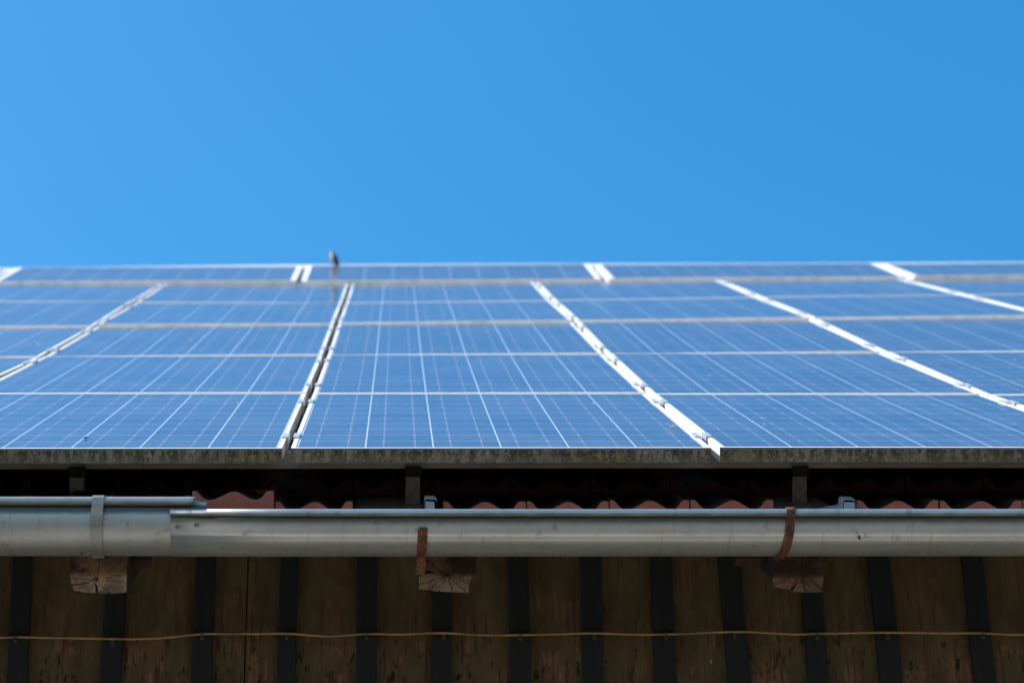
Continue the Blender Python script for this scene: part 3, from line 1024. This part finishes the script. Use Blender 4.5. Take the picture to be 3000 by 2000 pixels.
# rusty strap hanging low, its top bent off, and the rusty strap that still grips the bead
pts = [(0.3190 - 0.000055 * (a - 34),) + P(0.318, a, GR + (0.0045 if a < 40 else 0.002))[1:] for a in range(34, 106, 6)]
lx, ly, lz = pts[-1]
pts += [(lx - .0006, ly + .004, lz - .002), (lx - 0.001, ly + .014, lz - .0060), (lx - .0015, ly + 0.030, lz - 0.016), (lx - .0015, ly + 0.036, lz - 0.030)]
strap('gutter_bracket', pts, 0.0220, 0.0035, M['rust'], 'rusty strap broken off below the gutter lip')
xr = 1.1655
bc = (P(xr, 15.2, GR)[1] - 0.0052, P(xr, 15.2, GR)[2] + 0.0052)
pts = []
for a in range(40, 220, 15):
    pts.append((xr, bc[0] + 0.0112 * math.cos(R(a)), bc[1] + 0.0112 * math.sin(R(a))))
pts += [(xr - 0.0005, bc[0] - 0.0098, bc[1] - 0.010)]
pts += [(xr - 0.0008 - 0.0000033 * max(0, a - 14) ** 1.9,) + P(xr, a, GR + 0.0035)[1:] for a in range(20, 128, 6)]
strap('gutter_bracket', pts, 0.0205, 0.0030, M['rust'], 'rusty strap gripping the gutter lip')

# ------------------------------------------------------------------ cable along the wall
cab = [(-0.756, -0.1299), (-0.7092, -0.1286), (-0.5994, -0.134), (-0.4949, -0.1374), (-0.4079, -0.1369), (-0.321, -0.1307), (-0.2428, -0.1234), (-0.1728, -0.1248),
       (-0.1028, -0.1261), (-0.0241, -0.1246), (0.0812, -0.1299), (0.1803, -0.1253), (0.2743, -0.129), (0.3745, -0.1257), (0.4943, -0.1292), (0.5772, -0.1297),
       (0.6795, -0.1302), (0.7653, -0.1287), (0.8652, -0.1302), (0.9494, -0.1297), (1.1359, -0.1268), (1.2912, -0.132), (1.343, -0.1299), (1.4428, -0.1294),
       (1.5319, -0.1309), (1.6658, -0.132), (1.7733, -0.1302), (1.8444, -0.1354), (1.889, -0.1366)]
cab = [(-4.1, -0.13), (-2.5, -0.134), (-1.4, -0.128), (-0.95, -0.131)] + cab + [(2.3, -0.131), (3.2, -0.135), (4.6, -0.13), (6.9, -0.133)]


def cr(tab, x):
    i = max(k for k in range(len(tab) - 1) if tab[k][0] <= x + 1e-9)
    p0, p1, p2, p3 = tab[max(0, i - 1)], tab[i], tab[i + 1], tab[min(len(tab) - 1, i + 2)]
    t = (x - p1[0]) / (p2[0] - p1[0])
    m1 = (p2[1] - p0[1]) / (p2[0] - p0[0]) * (p2[0] - p1[0]); m2 = (p3[1] - p1[1]) / (p3[0] - p1[0]) * (p2[0] - p1[0])
    return (2 * t ** 3 - 3 * t * t + 1) * p1[1] + (t ** 3 - 2 * t * t + t) * m1 + (-2 * t ** 3 + 3 * t * t) * p2[1] + (t ** 3 - t * t) * m2


YC = YW - 0.035
mb = MB()
xs = [-4.05 + 0.02 * k for k in range(540)]
mb.tube([(x, YC + 0.004 * math.sin(x * 15), cr(cab, x)) for x in xs if x < 6.85], 0.0036, 8)
cable = tag(mb.build('cable', M['cable']), 'thin ochre cable running along the dark boarded wall', 'cable')
for (x, _) in bat:
    z = cr(cab, x)
    mb = MB()
    ring = []
    for q in range(9):
        a = R(-60 + q * 37.5)
        ring.append((YC - 0.0046 * math.sin(a) * 1.0, z + 0.0046 * math.cos(a)))
    mb.strip([[(x - .0035, y, zz) for y, zz in ring], [(x + .0035, y, zz) for y, zz in ring]])
    mb.box(x - .0042, x + .0042, YC - .001, YC + .005, z - .0155, z - .0046)
    mb.box(x - .0048, x + .0048, YC - .0032, YC - .0012, z - .0150, z - .0115)
    mb.build('cable_clip', M['clip'], cable)

# ------------------------------------------------------------------ bird on the ridge
BP = S(-0.1171, 9.300, 0.0585)
bird = empty('bird', BP)
bird.rotation_euler = (0, 0, R(12))
tag(bird, 'small bird with pinkish breast perched upright on the topmost panel edge', 'bird')
mb = MB()
# rings down the body axis: (x, z, rx, ry), the bird looks towards -x
rg = [(-0.006, 0.0985, 0.002, 0.002), (-0.007, 0.0965, 0.0085, 0.0085), (-0.007, 0.091, 0.0125, 0.012), (-0.006, 0.084, 0.0135, 0.0130), (-0.002, 0.077, 0.0130, 0.0125),
      (0.000, 0.069, 0.0155, 0.0150), (0.001, 0.060, 0.0185, 0.0180), (0.003, 0.050, 0.0200, 0.0190), (0.006, 0.040, 0.0190, 0.0180), (0.010, 0.030, 0.0155, 0.0150),
      (0.015, 0.021, 0.0105, 0.0110), (0.020, 0.012, 0.0070, 0.0090), (0.025, 0.000, 0.0045, 0.0085), (0.031, -0.014, 0.0035, 0.0085), (0.036, -0.026, 0.0028, 0.0080), (0.038, -0.031, 0.0005, 0.004)]
mb.strip([[(x + rx * math.cos(2 * math.pi * k / 14), ry * math.sin(2 * math.pi * k / 14), z) for k in range(14)] for x, z, rx, ry in rg], 0, True, True)
body = mb.build('body', M['bird'], bird)
mb = MB(); mb.tube([(-0.017, 0, 0.0885), (-0.023, 0, 0.0875), (-0.029, 0, 0.0862)], [0.0028, 0.0018, 0.0003], 8)
mb.build('beak', M['horn'], bird)
for s in (-1, 1):
    mb = MB(); mb.tube([(-0.011, s * .0105, 0.0915), (-0.0112, s * .0122, 0.0915), (-0.0113, s * .0128, 0.0915)], [0.0018, 0.0016, 0.0004], 8)
    mb.build('eye', M['fly'], bird)
    mb = MB()
    mb.strip([[(x + a * .011, s * (ry * 1.05 - abs(a) * .003), z) for a in (-1, -.5, 0, .5, 1)] for x, z, ry in ((0.008, 0.066, .0155), (0.012, 0.052, .0192), (0.017, 0.038, .0175), (0.023, 0.022, .0105), (0.028, 0.010, .007))])
    w_ = mb.build('wing', M['bird'], bird)
    md = w_.modifiers.new('t', 'SOLIDIFY'); md.thickness = 0.002
    mb = MB(); mb.tube([(0.006, s * .007, 0.024), (0.002, s * .007, 0.012), (0.004, s * .007, 0.0012)], [0.0022, 0.0012, 0.0011], 6)
    for dx, dy in ((-.010, 0), (-.008, .005), (-.008, -.005), (.008, 0)):
        mb.tube([(0.004, s * .007, 0.0012), (0.004 + dx, s * .007 + dy, 0.0008)], [0.0010, 0.0006], 5)
    mb.build('leg', M['horn'], bird)


# ------------------------------------------------------------------ small litter
def on_slope(name, x, s, h):
    o = empty(name)
    mw = Matrix((Vector((1, 0, 0)), S(0, 1, 0), S(0, 0, 1))).transposed().to_4x4(); mw.translation = S(x, s, h)
    o.matrix_world = mw
    return o


# dry leaf stuck to the grimy frame edge
mb = MB()
lf = [(-0.004, -0.0042), (0.0, -0.0048), (0.0030, -0.002), (0.0042, 0.0055), (0.0012, 0.0025), (-0.0025, -0.0005)]
mb.add([S(-0.2165 + a, -0.0012 - 0.0010 * math.cos(a * 500), -0.0045 + b) for a, b in lf], [tuple(range(6))])
ob = mb.build('dry_leaf', M['leaf'])
md = ob.modifiers.new('t', 'SOLIDIFY'); md.thickness = 0.0005
tag(ob, 'tiny yellow dry leaf on the mossy frame edge', 'leaf')

# thistle-down on the glass beside the white joint
root_h = hplane(0, 0.31, 0.96)
mb = MB()
cc = S(0.9614, 0.5185, root_h + 0.003)
for k in range(17):
    a = random.uniform(0, 2 * math.pi); e = random.uniform(0.05, 0.9); L = random.uniform(0.012, 0.026)
    d = Vector((math.cos(a) * math.cos(e), math.sin(a) * math.cos(e) * 0.6, math.sin(e) * 0.6 - 0.1))
    d = S(d.x, d.y, d.z)
    mid = cc + d * L * 0.5 + S(0, 0, 0.001)
    mb.tube([cc, mid, cc + d * L], [0.0005, 0.0004, 0.0002], 5)
mb.tube([cc - S(.003, 0, .0), cc + S(.003, 0, .001)], [0.0016, 0.0010], 6)
tag(mb.build('seed_fluff', M['fluff']), 'feathery white seed fluff on the panel glass by the white joint', 'seed')


def fly(loc, mw, label, sc=1.0):
    f = empty('fly'); f.matrix_world = mw
    tag(f, label, 'fly', 'black flies')
    mb = MB()
    pts = [(-.0045, 0, .0022), (-.0030, 0, .0026), (-.0022, 0, .0024), (-.0008, 0, .0028), (.0010, 0, .0026), (.0036, 0, .0020), (.0048, 0, .0016)]
    mb.tube([tuple(v * sc for v in p) for p in pts], [v * sc for v in (.0004, .0012, .0010, .0017, .0016, .0014, .0003)], 8)
    mb.build('body', M['fly'], f)
    for s in (-1, 1):
        mb = MB()
        mb.add([tuple(v * sc for v in p) for p in [(-.0006, s * .0008, .0042), (.0030, s * .0012, .0042), (.0062, s * .0032, .0032), (.0048, s * .0042, .0030)]], [(0, 1, 2, 3)])
        w = mb.build('wing', M['fly'], f); md = w.modifiers.new('t', 'SOLIDIFY'); md.thickness = 0.0002


slope = lambda x, s, h, rz: Matrix.Translation(S(x, s, h)) @ Matrix.Rotation(PHI, 4, 'X') @ Matrix.Rotation(rz, 4, 'Z')
fly(None, slope(-0.4985, 0.2458, hplane(0, .15, -.5) - .001, 0.6), 'black fly sitting on the front panel glass', 1.15)


def gslope(x, a, spin):
    c = Vector(P(x, a, GR + 0.0013)); nz = Vector((0, -math.cos(R(a)), -math.sin(R(a)))); ex = Vector((1, 0, 0)); ey = nz.cross(ex)
    mw = Matrix((ex, ey, nz)).transposed().to_4x4(); mw.translation = c
    return mw @ Matrix.Rotation(spin, 4, 'Z')


fly(None, gslope(1.3262, 53, 2.0), 'black fly on the gutter right of the rusty strap', 1.1)
fly(None, gslope(-0.4628, 88, 1.57), 'black fly low on the gutter left of the grey strap', 0.9)

PET = [(-0.538, 4.10, 2, 'left column, third row'), (-1.1103, 3.95, 2, 'far left panel of the third row'), (1.2725, 2.35, 1, 'second row, just right of the white joint'),
       (0.8174, 1.30, 0, 'front row near its upper edge by the white joint'), (-0.1928, 1.30, 0, 'front row near the upper edge by the dark gap'),
       (1.2323, 0.80, 0, 'front row, the upper of two'), (1.2157, 0.63, 0, 'front row, the lower of two'),
       (2.4255, 2.98, 1, 'second row at the far right')]
for x, s, i, where in PET:
    h = hplane(i, (s - i * G) / PH, x)
    mb = MB()
    a0 = random.uniform(0, 3)
    sz = 0.0050 if i < 2 else 0.009
    ring = [(sz * (0.75 + .3 * math.sin(3 * q + a0)) * math.cos(2 * math.pi * q / 9), sz * 0.7 * math.sin(2 * math.pi * q / 9), 0.0006 + 0.0008 * math.cos(4 * math.pi * q / 9 + a0)) for q in range(9)]
    mb.add([(0, 0, 0.0008)] + ring, [(0, 1 + q, 1 + (q + 1) % 9) for q in range(9)])
    ob = mb.build('petal', M['petal'])
    ob.matrix_world = slope(x, s, h, a0)
    md = ob.modifiers.new('t', 'SOLIDIFY'); md.thickness = 0.0006
    tag(ob, 'pale dried petal on the glass, ' + where, 'petal', 'dried petals on the panels')
